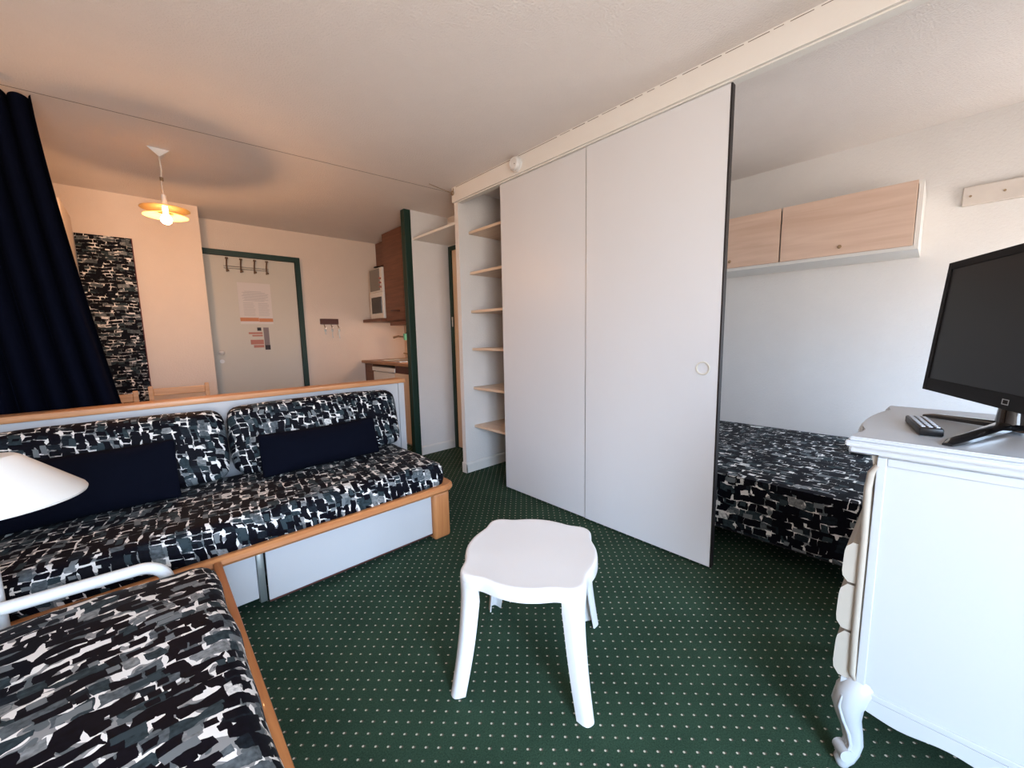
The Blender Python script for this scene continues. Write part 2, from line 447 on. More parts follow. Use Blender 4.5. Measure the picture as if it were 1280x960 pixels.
struct('wall_closet_back', box(2.62, 2.70, 2.0, 2.74, 0, HC), 'wall')
struct('wall_bedroom', box(2.05, XR, 1.95, 2.0, 0, HC), 'wall')
# window wall behind the camera with its opening
bm = box(XL - .1, -.80, YW - .1, YW, 0, HC)
box(.55, 2.5, YW - .1, YW, 0, HC, bm=bm); box(3.45, XR, YW - .1, YW, 0, HC, bm=bm)
box(2.5, 3.45, YW - .1, YW, 0, .8, bm=bm); box(2.5, 3.45, YW - .1, YW, 1.75, HC, bm=bm)  # second opening, added to brighten the bedroom
box(-.80, .55, YW - .1, YW, 2.15, HC, bm=bm)
struct('wall_window', bm, 'wall')
for k, (a, b, z0, z1, mid) in enumerate(((-.80, .55, 0, 2.15, -.125), (2.5, 3.45, .8, 1.75, 2.97))):  # second entry frames the window added for bedroom light
    w = box(a, a + .05, YW - .08, YW - .02, z0, z1); box(b - .05, b, YW - .08, YW - .02, z0, z1, bm=w)
    box(a + .05, b - .05, YW - .08, YW - .02, z0, z0 + .06, bm=w); box(a + .05, b - .05, YW - .08, YW - .02, z1 - .05, z1, bm=w)
    box(mid - .03, mid + .03, YW - .08, YW - .02, z0 + .06, z1 - .05, bm=w)
    struct('window_%d' % (k + 1), w, 'white')
# beam that carries the sliding doors; crack shadow above drawn as dark strips
bm = box(1.965, 2.035, YW, 2.79, 2.285, HC)
struct('trim_1', bm, 'beam')
bm = bmesh.new()
y = -.3
while y < 2.7:
    ln = random.uniform(.03, .10) if y < 1.6 else 1.1
    e = min(2.73, y + ln)
    j = random.uniform(0, .0015)
    box(1.9635, 1.966, y, e, HC - .0085 - j, HC - .0068, bm=bm)
    y = e + (random.uniform(.01, .03) if y < 1.6 else 0.001)
struct('crack_shadow_strips', bm, 'crack_shade_wire')
# lower track lip under the beam
struct('trim_3', box(1.980, 2.025, YW + .02, 2.735, 2.278, 2.285), 'beam')
# green post at the end of the kitchen partition
struct('trim_4', box(1.912, 1.98, 3.50, 3.572, 0, HC, .003), 'green')
# skirting boards
bm = prism([(3.50, 0), (3.488, 0), (3.488, .075), (3.494, .088), (3.50, .09)], 'x', 1.98, 2.40)
struct('baseboard_passage', bm, 'skirting')
bm = prism([(2.74, 0), (2.727, 0), (2.727, .075), (2.733, .088), (2.74, .09)], 'x', 1.975, 2.62)
box(1.974, 1.985, 2.727, 2.79, 0, .09, bm=bm)
struct('baseboard_closet', bm, 'skirting')
struct('baseboard_closet_back', box(2.608, 2.62, 2.0, 2.728, 0, .09), 'skirting')

# entry door -------------------------------------------------------
d = thing('door_1', '', '', (.93, 5.014, 0)); del d['label']; del d['category']; d['kind'] = 'structure'
bm = box(.477, .487, 4.965, 5.014, 0, 2.11); box(1.335, 1.385, 4.965, 5.014, 0, 2.11, bm=bm)
box(.487, 1.335, 4.965, 5.014, 2.058, 2.11, bm=bm)
obj('door_frame', bm, 'green', d)
obj('door_leaf', box(.49, 1.332, 4.985, 5.012, .01, 2.055, .003), 'door', d)
bm = tube([(.58, 4.985, 1.08), (.58, 4.95, 1.08)], .012)
lathe([(0, -.02), (.02, -.015), (.027, 0), (.02, .015), (0, .02)], (.58, 4.94, 1.08), 16, bm=bm)
obj('door_handle', bm, 'white', d, smooth=True)
bm = tube([(.58, 4.986, .99), (.58, 4.974, .99)], .02, 16)
box(.578, .582, 4.970, 4.976, .98, 1.0, bm=bm)
obj('door_lock', bm, 'white', d)
# bathroom door ----------------------------------------------------
d = bpy.data.objects.new('door_2', None); COL.objects.link(d); d.location = (2.4, 3.2, 0); d['kind'] = 'structure'
bm = box(2.385, 2.42, 3.445, 3.488, 0, 2.11); box(2.385, 2.42, 2.80, 3.445, 2.07, 2.11, bm=bm)
obj('door_frame', bm, 'green', d)
obj('door_leaf', box(2.40, 2.42, 2.80, 3.445, .01, 2.07, .002), mat('warm_cream_door', (.72, .55, .38), .5, var=.03), d)
obj('door_hinge', tube([(2.38, 3.447, 1.30), (2.38, 3.447, 1.40)], .008), 'steel', d)

# shelf above the bathroom door
tag(obj('overhead_shelf', box(1.995, 2.40, 2.79, 3.50, 2.125, 2.145), 'shelfwhite'),
    'white shelf spanning the passage above the inner door beside the green post', 'shelf')

# closet shelves
for k, z in enumerate((2.045, 1.715, 1.395, 1.075, .735, .395)):
    tag(obj('closet_shelf', box(2.085, 2.619, 2.02, 2.739, z, z + .022, .002), 'shelfwood'),
        ['topmost wooden shelf in the closet, just under the beam', 'second wooden closet shelf from the top', 'third wooden closet shelf from the top',
         'third wooden closet shelf from the bottom', 'second wooden closet shelf from the bottom', 'lowest wooden shelf in the closet near the carpet'][k],
        'shelf', 'shelves in the open closet')

# sliding panels ---------------------------------------------------
t = thing('sliding_door', 'white sliding panel with dark edge and round recessed finger pull', 'sliding door', (2.0, 1.08, 0), 'white sliding closet doors')
obj('panel', box(1.99, 2.012, .695, 1.466, .012, 2.276, .001), 'panel', t)
obj('edge_profile', box(1.988, 2.020, .687, .695, .012, 2.276, .001), 'edge', t)
bm = bmesh.new()
for (r0, r1, x0, x1) in ((.026, .034, 1.984, 1.991),):
    n = 40
    rings = []
    for (r, x) in ((r0, 1.991), (r0, 1.985), (r0 + .003, 1.983), (r1 - .002, 1.983), (r1, 1.986), (r1, 1.991)):
        rings.append([bm.verts.new((x, .765 + r * math.cos(2 * PI * j / n), 1.022 + r * math.sin(2 * PI * j / n))) for j in range(n)])
    for a, b in zip(rings, rings[1:]):
        for j in range(n): bm.faces.new((a[j], a[(j + 1) % n], b[(j + 1) % n], b[j]))
bmesh.ops.recalc_face_normals(bm, faces=bm.faces[:])
obj('finger_pull', bm, mat('cream_pull', (.66, .63, .55), .4), t, smooth=50)
t = thing('sliding_door', 'plain white sliding panel next to the open closet shelves', 'sliding door', (2.02, 1.85, 0), 'white sliding closet doors')
obj('panel', box(1.995, 2.017, 1.472, 2.232, .012, 2.276, .001), 'panel', t)
obj('edge_profile', box(1.993, 2.019, 1.466, 1.4715, .012, 2.276), 'steel', t)

# smoke detector
t = thing('smoke_detector', 'round white smoke detector fixed to the beam above the sliding doors', 'smoke detector', (1.965, 2.02, 2.34))
def disc_x(x0, c, prof, n=36):
    bm = bmesh.new(); rings = []
    for r, dx in prof:
        if r == 0: rings.append([bm.verts.new((x0 - dx, c[0], c[1]))])
        else: rings.append([bm.verts.new((x0 - dx, c[0] + r * math.cos(2 * PI * j / n), c[1] + r * math.sin(2 * PI * j / n))) for j in range(n)])
    for a, b in zip(rings, rings[1:]):
        for j in range(n):
            k = (j + 1) % n
            if len(b) == 1: bm.faces.new((a[j], a[k], b[0]))
            else: bm.faces.new((a[j], a[k], b[k], b[j]))
    bmesh.ops.recalc_face_normals(bm, faces=bm.faces[:]); return bm
obj('detector_base', disc_x(1.965, (2.02, 2.343), [(.048, 0), (.048, .012), (.045, .014), (0, .014)]), 'white', t, smooth=40)
obj('detector_cap', disc_x(1.951, (2.02, 2.343), [(.043, 0), (.043, .016), (.038, .024), (.028, .026), (.026, .024), (0, .024)]), 'white', t, smooth=30)
obj('indicator_light', disc_x(1.926, (2.005, 2.335), [(.003, -.002), (.003, .001), (0, .002)], 12), 'black', t)

# curtain wire hook
t = thing('ceiling_hook', 'metal eye hook holding the curtain wires at the corner of the beam', 'hook', (1.97, 2.77, 2.355))
obj('hook_eye', tube(arc((1.955, 2.765, 2.352), .014, 0, 2 * PI, 16, 'yz'), .0045, 8, caps=False), 'brass', t, smooth=True)
obj('hook_screw', tube([(1.958, 2.765, 2.366), (1.97, 2.765, 2.399)], .004, 8), 'brass', t)
def catenary(a, b, sag, n=24):
    a, b = Vector(a), Vector(b)
    return [a.lerp(b, i / n) - Vector((0, 0, sag * 4 * (i / n) * (1 - i / n))) for i in range(n + 1)]
tag(obj('curtain_wire', tube(catenary((XL, 3.05, 2.385), (1.952, 2.765, 2.352), .0, 20), .0012, 6), 'crack_shade_wire'),
    'thin curtain wire stretched under the ceiling from the navy curtain to the beam hook', 'wire')
tag(obj('wire_end', tube([(1.952, 2.765, 2.352), (1.86, 2.79, 2.372), (1.76, 2.80, 2.388)], .0025, 6), 'brass'),
    'short loose wire end twisted beside the hook at the beam corner', 'wire')

# ================================================================== SOFA BENCH
SX0, SX1 = XL + .005, 1.235
t = thing('sofa_frame', 'white bench sofa frame with rounded honey wood rail and storage drawer', 'sofa frame', (.2, 2.3, 0))
prof = [(1.985, .285), (1.925, .285), (1.905, .290), (1.895, .303), (1.897, .320), (1.910, .330), (1.985, .330)]
bm = prism([(y, z) for y, z in prof], 'x', SX0, SX1 - .02)
obj('front_rail', bm, 'oak', t, smooth=35)
# return rail with a rounded corner
n = 10; bm = bmesh.new(); cs = []
path = [(SX1 - .025, 1.94, 0.0)]
cx, cy, rr = SX1 - .02, 1.985, .055
pl = []
for i in range(n + 1):
    a = -PI / 2 + (PI / 2) * i / n
    pl.append((math.cos(a), math.sin(a)))
rings = []
rad = [(.0, .285), (.06, .285), (.080, .290), (.090, .303), (.088, .320), (.075, .330), (.0, .330)]
for c, s in pl:
    rings.append([bm.verts.new((cx + r * c, cy + r * s, z)) for r, z in rad])
rings.append([bm.verts.new((cx + r, 2.76, z)) for r, z in rad])
for a, b in zip(rings, rings[1:]):
    for j in range(len(rad)):
        k = (j + 1) % len(rad)
        try: bm.faces.new((a[j], a[k], b[k], b[j]))
        except ValueError: pass
bm.faces.new(rings[-1]); bmesh.ops.remove_doubles(bm, verts=bm.verts[:], dist=1e-5)
bmesh.ops.recalc_face_normals(bm, faces=bm.faces[:])
obj('side_rail', bm, 'oaky', t, smooth=35)
obj('leg', box(1.150, 1.262, 1.925, 2.03, 0, .285, .018, 3), 'oakz', t, smooth=40)
obj('leg', box(1.150, 1.262, 2.64, 2.75, 0, .285, .018, 3), 'oakz', t, smooth=40)
obj('seat_board', box(SX0, 1.235, 1.985, 2.76, .285, .3), 'frame', t)
obj('end_panel', box(1.20, 1.215, 2.03, 2.64, .04, .285), 'frame', t)
bm = box(SX0, .155, 1.975, 1.99, .05, .285)
box(.155, .27, 1.975, 1.99, .055, .285, bm=bm)
obj('front_panel', bm, 'frame', t)
obj('divider_post', box(.272, .300, 1.962, 1.99, .035, .285, .004), 'steel', t, smooth=30)
dr = obj('drawer', box(.305, 1.148, 1.950, 1.966, .04, .280, .002), 'frame', t)
obj('drawer_edge', box(.305, 1.148, 1.949, 1.967, .033, .041), 'darkwood', dr)
obj('drawer_box', box(.33, 1.12, 1.967, 2.55, .06, .24), 'frame', dr)
obj('bench_back_panel', box(SX0, 1.235, 2.55, 2.56, .03, .285), 'frame', t)

tag(obj('seat_cushion', soft(SX0, 1.245, 1.925, 2.62, .302, .462, .055, puff=.008, wob=.004, step=.025), 'fabric', smooth=60),
    'long black, grey and white print seat cushion on the bench sofa', 'cushion')
def lean(y0, z0, k):
    def f(q): return Vector((q.x, q.y + (q.z - z0) * k, q.z))
    return f
tag(obj('back_cushion', soft(SX0, .276, 2.47, 2.61, .474, .828, .055, puff=.012, mapf=lean(0, .45, .27), seed=3), 'fabric', smooth=60),
    'left long back cushion in brush-stroke print, behind the lamp', 'cushion', 'printed back cushions of the bench sofa')
tag(obj('back_cushion', soft(.303, 1.262, 2.47, 2.61, .474, .832, .055, puff=.012, mapf=lean(0, .45, .27), seed=9), 'fabric', smooth=60),
    'right back cushion in brush-stroke print at the open end of the sofa', 'cushion', 'printed back cushions of the bench sofa')
def bolster(x0, x1, z0, z1, y, k, seed):
    def f(q): return Vector((q.x, y + (q.y - y) + (q.z - z0) * k, q.z))
    return soft(x0, x1, y - .042, y + .042, z0 - .002, z1 + .004, .016, puff=(-.014, .034, -.010), mapf=f, seed=seed, wob=.005, pinch=.78, step=.02)
for nm, lb, x0, x1, sd, zt_ in (('throw_pillow', 'navy blue rectangular pillow lying against the right back cushion', .395, 1.045, 1, .69), ('throw_pillow', 'navy blue rectangular pillow half hidden behind the white lampshade', -.60, .07, 5, .735)):
    p = obj(nm, bolster(x0, x1, 0.474, zt_, 2.385, .25, sd), 'navy', smooth=60)
    tag(p, lb, 'pillow', 'navy pillows on the sofa')

# partition behind the sofa ---------------------------------------
t = thing('partition', 'low white partition with a wooden top rail behind the bench sofa', 'partition', (.3, 2.80, 0))
obj('partition_board', box(XL + .002, 1.385, 2.765, 2.835, 0, .856), 'frame', t)
obj('end_strip', box(1.387, 1.432, 2.755, 2.845, 0, .856, .002), 'frame', t)
obj('top_rail', box(XL + .002, 1.442, 2.748, 2.858, .856, .888, .006, 2), 'railwood', t, smooth=40)

# ================================================================== DAYBED (foreground)
BX1 = .125
t = thing('daybed_frame', 'low daybed frame with honey wood side rail in the foreground', 'bed frame', (-.35, .7, 0))
obj('side_rail', box(.118, .145, -.55, 1.895, .255, .322, .006, 2), 'oaky', t, smooth=40)
obj('base_board', box(SX0, .116, -.55, 1.72, .26, .285), 'frame', t)
obj('end_board', box(SX0, .116, 1.72, 1.745, .03, .345), 'frame', t)
obj('under_board', box(.09, .104, -.5, 1.70, .03, .26), 'frame', t)
for yy in (-.5, 1.62):
    obj('leg', box(.06, .09, yy, yy + .06, 0, .26), 'oakz', t)
    obj('leg', box(SX0 + .02, SX0 + .06, yy, yy + .06, 0, .26), 'oakz', t)
tag(obj('mattress', soft(SX0, BX1 - .015, -.5, 1.70, .287, .445, .06, puff=.01, wob=.009, step=.03, seed=11), 'fabric_big', smooth=60),
    'foreground daybed mattress in large black, grey and white print', 'mattress')
# white tubular guard
gy = 1.735
t = thing('guard_rail', 'white bent metal tube rail at the end of the foreground daybed', 'rail', (-.35, gy, .346))
pts = [(-.80, gy, .35), (-.80, gy, .43)] + [(-.76 - .04 * math.cos(a), gy, .43 + .04 * math.sin(a)) for a in (PI / 6, PI / 3, PI / 2)] + \
      [(-.5, gy, .468), (-.3, gy, .462), (-.10, gy, .457)] + arc((-.085, gy, .387), .07, PI / 2 * .95, 0, 10) + [(-.015, gy, .346)]
obj('tube', tube(pts, .0185, 16), 'white', t, smooth=60)
# lamp standing behind the bed end
lx, ly = -.386, 1.795
t = thing('floor_lamp', 'white lamp with a wide conical shade standing at the left edge', 'lamp', (lx, ly, 0))
obj('base', lathe([(0, 0), (.11, 0), (.112, .008), (.10, .018), (.03, .024), (0, .025)], (lx, ly, 0), 40), 'white', t, smooth=40)
obj('pole', tube([(lx, ly, .02), (lx, ly, .80)], .021, 20), 'white', t, smooth=50)
obj('lamp_shade', lathe([(.178, .742), (.180, .748), (.176, .756), (.060, .872), (.050, .879), (.018, .881), (.018, .877), (.048, .874), (.170, .755), (.1755, .746), (.178, .742)], (lx + .039, ly - .02, .012), 64), 'lamp', t, smooth=30)

# ================================================================== STOOL
SC = Vector((.962, .950, 0)); SH = .425
angs = [math.radians(a) for a in (168, 258, 348, 78)]
def rtop(th):
    r = .238
    for a in angs:
        dd = (th - a + PI) % (2 * PI) - PI
        r += .036 * math.exp(-(abs(dd) / .20) ** 2.4)
    return r
t = thing('stool', 'white plastic stool with round top and four splayed legs on the carpet', 'stool', (SC.x, SC.y, 0))
bm = bmesh.new(); n = 160; rings = []
for (s, dz) in ((.0, 0.0), (.5, 0), (.88, 0), (.93, 0.001), (.965, 0.0015), (.985, -.0005), (.997, -.005), (1.003, -.012), (1.008, -.04), (1.006, -.042), (.992, -.041), (.985, -.012), (.96, -.006), (.0, -.006)):
    if s == 0: rings.append([bm.verts.new((SC.x, SC.y, SH + dz))])
    else:
        rings.append([bm.verts.new((SC.x + rtop(2 * PI * j / n) * s * math.cos(2 * PI * j / n), SC.y + rtop(2 * PI * j / n) * s * math.sin(2 * PI * j / n), SH + dz)) for j in range(n)])
for a, b in zip(rings, rings[1:]):
    for j in range(n):
        k = (j + 1) % n
        if len(a) == 1: bm.faces.new((a[0], b[j], b[k]))
        elif len(b) == 1: bm.faces.new((a[j], a[k], b[0]))
        else: bm.faces.new((a[j], a[k], b[k], b[j]))
bmesh.ops.recalc_face_normals(bm, faces=bm.faces[:])
obj('seat_top', bm, 'plastic', t, smooth=50)
for a in angs:
    bm = bmesh.new(); rings = []; K = 16
    er = Vector((math.cos(a), math.sin(a), 0)); et = Vector((-math.sin(a), math.cos(a), 0))
    for i in range(K + 1):
        u = i / K; z = (SH - .018) * (1 - u)
        R = .270 + .056 * u - .010 * math.sin(PI * u)
        hw = .028 + .030 * math.exp(-u / .08) + .010 * (1 - u)     # half width, flared into the skirt
        dep = .032 - .008 * u; th = .0045
        out, inn = [], []
        m_ = 10
        for j in range(m_ + 1):
            q = -1 + 2 * j / m_
            flare = (1 - abs(q) ** 2.6) * .014
            out.append((q * hw, -dep * (abs(q) ** 5) * 1.0 + flare - .014))
            inn.append((q * (hw - th), -dep * (abs(q) ** 5) * 1.0 + flare - .014 - th * (1 - .5 * abs(q) ** 8) - (0)))
        ringv = []
        for (x, r) in out + inn[::-1]:
            rr_ = R + r
            if u < .16:                                       # follow the skirt outline near the top
                thh = a + math.atan2(x, R)
                lim = rtop(thh) * 1.006
                w = (1 - u / .16)
                p0 = Vector((math.cos(thh), math.sin(thh), 0)) * (lim + (r + .0 if (x, r) in inn else 0) * .3)
                p1 = er * rr_ + et * x
                p = p0 * w + p1 * (1 - w)
            else: p = er * rr_ + et * x
            ringv.append(bm.verts.new((SC.x + p.x, SC.y + p.y, z)))
        rings.append(ringv)
    for A, B in zip(rings, rings[1:]):
        for j in range(len(A)):
            k = (j + 1) % len(A); bm.faces.new((A[j], A[k], B[k], B[j]))
    bm.faces.new(rings[-1]); bm.faces.new(rings[0][::-1])
    bmesh.ops.recalc_face_normals(bm, faces=bm.faces[:])
    obj('leg', bm, 'plastic', t, smooth=50)

# ================================================================== DRESSER
DX0, DX1, DYF, DYB = 1.30, 1.86, .075, -.44
t = thing('dresser', 'white painted chest of drawers with carved curved feet at the right edge', 'chest of drawers', (1.58, -.18, 0))
obj('carcass', box(DX0, DX1, DYB, DYF, .235, .895, .003), 'dresser', t)
# wavy apron on the side and the front
def wave_apron(plane):
    pl = []
    if plane == 'side':
        for i in range(31):
            y = DYF + (DYB - DYF) * i / 30; u = i / 30
            pl.append((y, .205 - .012 * math.sin(u * PI * 3) ** 2 - .004 * u))
        poly = pl + [(DYB, .24), (DYF, .24)]
        return prism(poly, 'x', DX0 - .006, DX0 + .014)
    for i in range(31):
        u = i / 30; x = DX0 + (DX1 - DX0) * u
        pl.append((x, .215 - .03 * math.exp(-((u - .5) / .16) ** 2)))
    poly = pl + [(DX1, .262), (DX0, .262)]
    return prism(poly, 'y', DYF, DYF + .03)
obj('side_apron', wave_apron('side'), 'dresser', t)
obj('front_apron', wave_apron('front'), 'dresser', t)
# raised border around the side panel
bm = box(DX0 - .005, DX0 + .002, DYF - .018, DYF, .24, .885, .002)
box(DX0 - .005, DX0 + .002, DYB, DYB + .03, .24, .885, .002, bm=bm)
box(DX0 - .005, DX0 + .002, DYB + .03, DYF - .018, .865, .885, .002, bm=bm)
box(DX0 - .005, DX0 + .002, DYB + .03, DYF - .018, .24, .256, .002, bm=bm)
obj('side_panel_frame', bm, 'dresser', t)
# serpentine top
def top_outline(o):
    pts = [(DX0 - .03 - o, DYB), (DX1 + .03 + o, DYB)]
    for i in range(49):
        u = 1 - i / 48; x = DX0 - .03 - o + (DX1 - DX0 + .06 + 2 * o) * u
        y = .136 - .038 * u + o + .012 * math.exp(-((u - .5) / .2) ** 2) - .012 * math.exp(-((u - .17) / .07) ** 2) - .012 * math.exp(-((u - .83) / .07) ** 2)
        pts.append((x, y))
    return pts
bm = prism(top_outline(-.012), 'z', .893, .908)
prism(top_outline(.0), 'z', .908, .922, bm=bm, bev=.003); prism(top_outline(-.006), 'z', .922, .932, bm=bm, bev=.003)
obj('top', bm, 'dresser', t, smooth=35)
# drawers: bombe fronts
for k, (z0, z1, yf) in enumerate(((.655, .885, .086), (.535, .645, .120), (.400, .528, .124), (.262, .393, .122))):
    hz = (z1 - z0) / 2; poly = [(DYF, z0), (DYF, z1)]
    for i in range(9):
        v = 1 - i / 8; z = z0 + (z1 - z0) * v
        if k == 0: y = yf - .012 * math.sin(PI * v)
        else: y = yf - .014 * abs(2 * v - 1) ** 6 + .004 * (1 - v)
        poly.append((y, z))
    dr = obj('drawer', prism(poly, 'x', DX0 + .004, DX1 - .004), 'dresser_edge', t, smooth=40)
# corner moulding on the front edge
pts = [(DX0 + .003, DYF - .004, .262), (DX0 + .003, DYF + .008, .285), (DX0 + .003, DYF + .010, .40), (DX0 + .003, DYF + .010, .66), (DX0 + .003, DYF + .012, .80), (DX0 + .003, DYF + .008, .84), (DX0 + .003, DYF - .004, .862)]
obj('corner_moulding', tube(pts, .0085, 10), 'dresser_edge', t, smooth=50)
obj('corner_moulding', tube([(DX1 - .002, p[1], p[2]) for p in pts], .0085, 10), 'dresser_edge', t, smooth=50)
# cabriole feet
def foot(cx, cy, dx, dy):
    P = [(0.028, .262, .030), (.006, .25, .036), (-.012, .222, .037), (-.020, .190, .033), (-.014, .150, .026), (-.002, .110, .021), (.004, .075, .019), (-.002, .048, .019), (-.014, .028, .021), (-.022, .014, .019), (-.020, .002, .014)]
    pts = [(cx - dx * o, cy - dy * o, z) for o, z, r in P]
    bm = tube(pts, [r for o, z, r in P], 16)
    # scroll at the toe and carved ridges
    ux, uy = dx, dy
    tube([(cx + ux * .020 + uy * .02, cy + uy * .020 - ux * .02, .044), (cx + ux * .020 - uy * .02, cy + uy * .020 + ux * .02, .044)], .018, 14, bm=bm)
    for s in (-.011, .0, .011):
        q = [(cx + ux * (-o + r * .86) + uy * s * (1 + r * 8), cy + uy * (-o + r * .86) - ux * s * (1 + r * 8), z) for o, z, r in P[2:9]]
        tube(q, [.003, .0045, .005, .005, .0045, .004, .003], 8, bm=bm)
    return bm
k = 1 / math.sqrt(2)
for (cx, cy, dx, dy) in ((DX0 + .018, DYF - .005, -k * .8, k * 1.15), (DX1 - .018, DYF - .005, k * .8, k * 1.15), (DX0 + .03, DYB + .04, -k, -k), (DX1 - .03, DYB + .04, k, -k)):
    obj('foot', foot(cx, cy, dx, dy), 'dresser', t, smooth=60)

# remote control ---------------------------------------------------
t = thing('remote_control', 'small black remote with pale grey buttons lying on the white dresser', 'remote control', (1.46, .005, .933))
bm = box(1.395, 1.575, -.022, .022, .933, .953, .004)
obj('casing', bm, 'black', t, smooth=40)
bm = bmesh.new()
for i in range(8):
    for j in range(3):
        x = 1.412 + i * .0205; y = -.013 + j * .013
        box(x - .0055, x + .0055, y - .004, y + .004, .952, .9555, .001, 1, bm=bm)
kbd = obj('buttons', bm, 'button', t)
t.rotation_euler = (0, 0, math.radians(10))

# television -------------------------------------------------------
TC = Vector((1.585, -.140, .933)); ua = math.atan2(.366, .930)
t = thing('television', 'black flat television on a splayed glossy stand on the dresser', 'television', TC)
w, zb, zt = .385, .990, 1.405
def TB(a0, a1, b0, b1, z0, z1, bev=0, bm=None):      # local box, later rotated by root
    return box(TC.x + a0, TC.x + a1, TC.y + b0, TC.y + b1, z0, z1, bev, 2, bm)
bm = TB(-w, w, -.018, .018, zb, zt, .004)
TB(-w * .6, w * .6, -.05, -.018, zb + .06, zt - .06, .008, bm=bm)
obj('housing', bm, 'black', t, smooth=40)
bm = TB(-w, -w + .022, .018, .023, zb, zt, .001); TB(w - .022, w, .018, .023, zb, zt, .001, bm=bm)
TB(-w + .022, w - .022, .018, .023, zt - .022, zt, .001, bm=bm); TB(-w + .022, w - .022, .018, .023, zb, zb + .040, .001, bm=bm)
obj('bezel', bm, 'bezel', t)
obj('screen', TB(-w + .022, w - .022, .018, .020, zb + .040, zt - .022), 'screen', t)
bm = TB(-.012, .012, .023, .0238, zb + .012, zb + .014); TB(-.012, .012, .023, .0238, zb + .024, zb + .026, bm=bm)
TB(-.012, -.010, .023, .0238, zb + .014, zb + .024, bm=bm); TB(.010, .012, .023, .0238, zb + .014, zb + .024, bm=bm)
lg = obj('emblem', bm, 'button', t, label='small silver rounded rectangle emblem')
lg.location.x = -.02
obj('neck', tube([(TC.x, TC.y - .01, .945), (TC.x, TC.y - .01, 1.01)], [.03, .024], 16), 'gloss', t, smooth=50)
RU = Matrix.Rotation(-ua, 3, 'Z')
def star(dx, dy, ln, r0, r1):
    """foot ray from the neck, direction given in room axes"""
    dloc = RU @ Vector((dx, dy, 0)).normalized(); s = Vector((-dloc.y, dloc.x, 0))
    bm = bmesh.new(); rings = []
    for i in range(9):
        u = i / 8; hw = r0 + (r1 - r0) * u; h = .016 - .006 * u
        if i == 8: hw *= .6; h *= .6
        c = Vector((TC.x, TC.y, 0)) + dloc * (ln * u)
        z0 = .9335 + .008 * (1 - u)
        rings.append([bm.verts.new((c + s * q * hw) + Vector((0, 0, z))) for q, z in ((-1, z0), (-1, z0 + h * .6), (-.6, z0 + h), (.6, z0 + h), (1, z0 + h * .6), (1, z0))])
    for a, b in zip(rings, rings[1:]):
        for j in range(6): bm.faces.new((a[j], a[(j + 1) % 6], b[(j + 1) % 6], b[j]))
    bm.faces.new(rings[0]); bm.faces.new(rings[-1][::-1]); bmesh.ops.recalc_face_normals(bm, faces=bm.faces[:])
    return bm
obj('stand_foot', star(.12, .14, .19, .020, .012), 'gloss', t, smooth=40)
obj('stand_foot', star(-.285, .105, .30, .020, .014), 'gloss', t, smooth=40)
obj('stand_foot', star(.28, -.105, .20, .020, .012), 'gloss', t, smooth=40)
obj('stand_foot', star(-.12, -.14, .19, .020, .012), 'gloss', t, smooth=40)
t.rotation_euler = (0, 0, ua)
for o_ in t.children:
    if o_.name.split('.')[0] in ('housing', 'bezel', 'screen', 'emblem'):
        o_.rotation_euler = (math.radians(4.5), 0, 0)
# cables behind the stand
tag(obj('cable', tube([(1.66, -.36, .940), (1.60, -.335, .938), (1.50, -.325, .938), (1.40, -.34, .938), (1.38, -.40, .938)], .0035, 8), 'black', smooth=True),
    'black cable curling on the dresser top behind the television stand', 'cable')

# ================================================================== BEDROOM
t = thing('bed', 'low double bed base against the bedroom wall under the spread', 'bed', (2.9, .8, 0))
obj('bed_base', box(2.36, 3.59, -.25, 1.88, .06, .118), 'edge', t)
for (x, y) in ((2.42, -.18), (2.42, 1.8), (3.5, -.18), (3.5, 1.8)):
    obj('leg', box(x, x + .05, y, y + .05, 0, .06), 'edge', t)
tag(obj('bedspread', soft(2.225, 3.595, -.27, 1.90, .125, .437, .012, puff=.0, wob=.003, step=.05, seed=21), 'fabric_bed', smooth=35),
    'printed black and white spread covering the double bed behind the sliding door', 'bedspread')
tag(obj('folded_towel', soft(3.12, 3.42, .02, .315, .438, .478, .012, wob=.003, puff=.003), 'towel', smooth=60),
    'folded white linen lying on the bed beside the dresser', 'towel')
t = thing('wall_cabinet', 'light wood two-door cupboard high on the bedroom wall', 'cabinet', (3.4, .95, 1.64))
bm = box(3.205, 3.598, .105, .125, 1.635, 2.005); box(3.205, 3.598, 1.87, 1.89, 1.635, 2.005, bm=bm)
box(3.205, 3.598, .125, 1.87, 1.635, 1.655, bm=bm); box(3.205, 3.598, .125, 1.87, 1.985, 2.005, bm=bm)
box(3.585, 3.598, .125, 1.87, 1.655, 1.985, bm=bm)
obj('cabinet_body', bm, 'shelfwhite', t)
for (y0, y1, yk) in ((.128, .757, .446), (.765, 1.385, 1.067), (1.393, 1.868, 1.6)):
    dd = obj('door', box(3.187, 3.204, y0, y1, 1.655, 2.003, .002), 'pinkwood', t)
    obj('knob', tube([(3.187, yk, 1.70), (3.176, yk, 1.70), (3.170, yk, 1.70)], [.006, .011, .007], 14), 'brass', dd, smooth=50)
t = thing('coat_rail', 'pale board with coat pegs on the bedroom wall above the television', 'coat rack', (3.59, -.3, 1.95))
obj('board', box(3.572, 3.599, -.60, -.045, 1.895, 2.0, .004), mat('worn_board', (.60, .53, .47), .6, var=.12, vscale=12), t)
for y in (-.075, -.2, -.33, -.46, -.57):
    obj('screw_cap', tube([(3.573, y, 1.945), (3.568, y, 1.945)], .006, 10), 'brass', t)

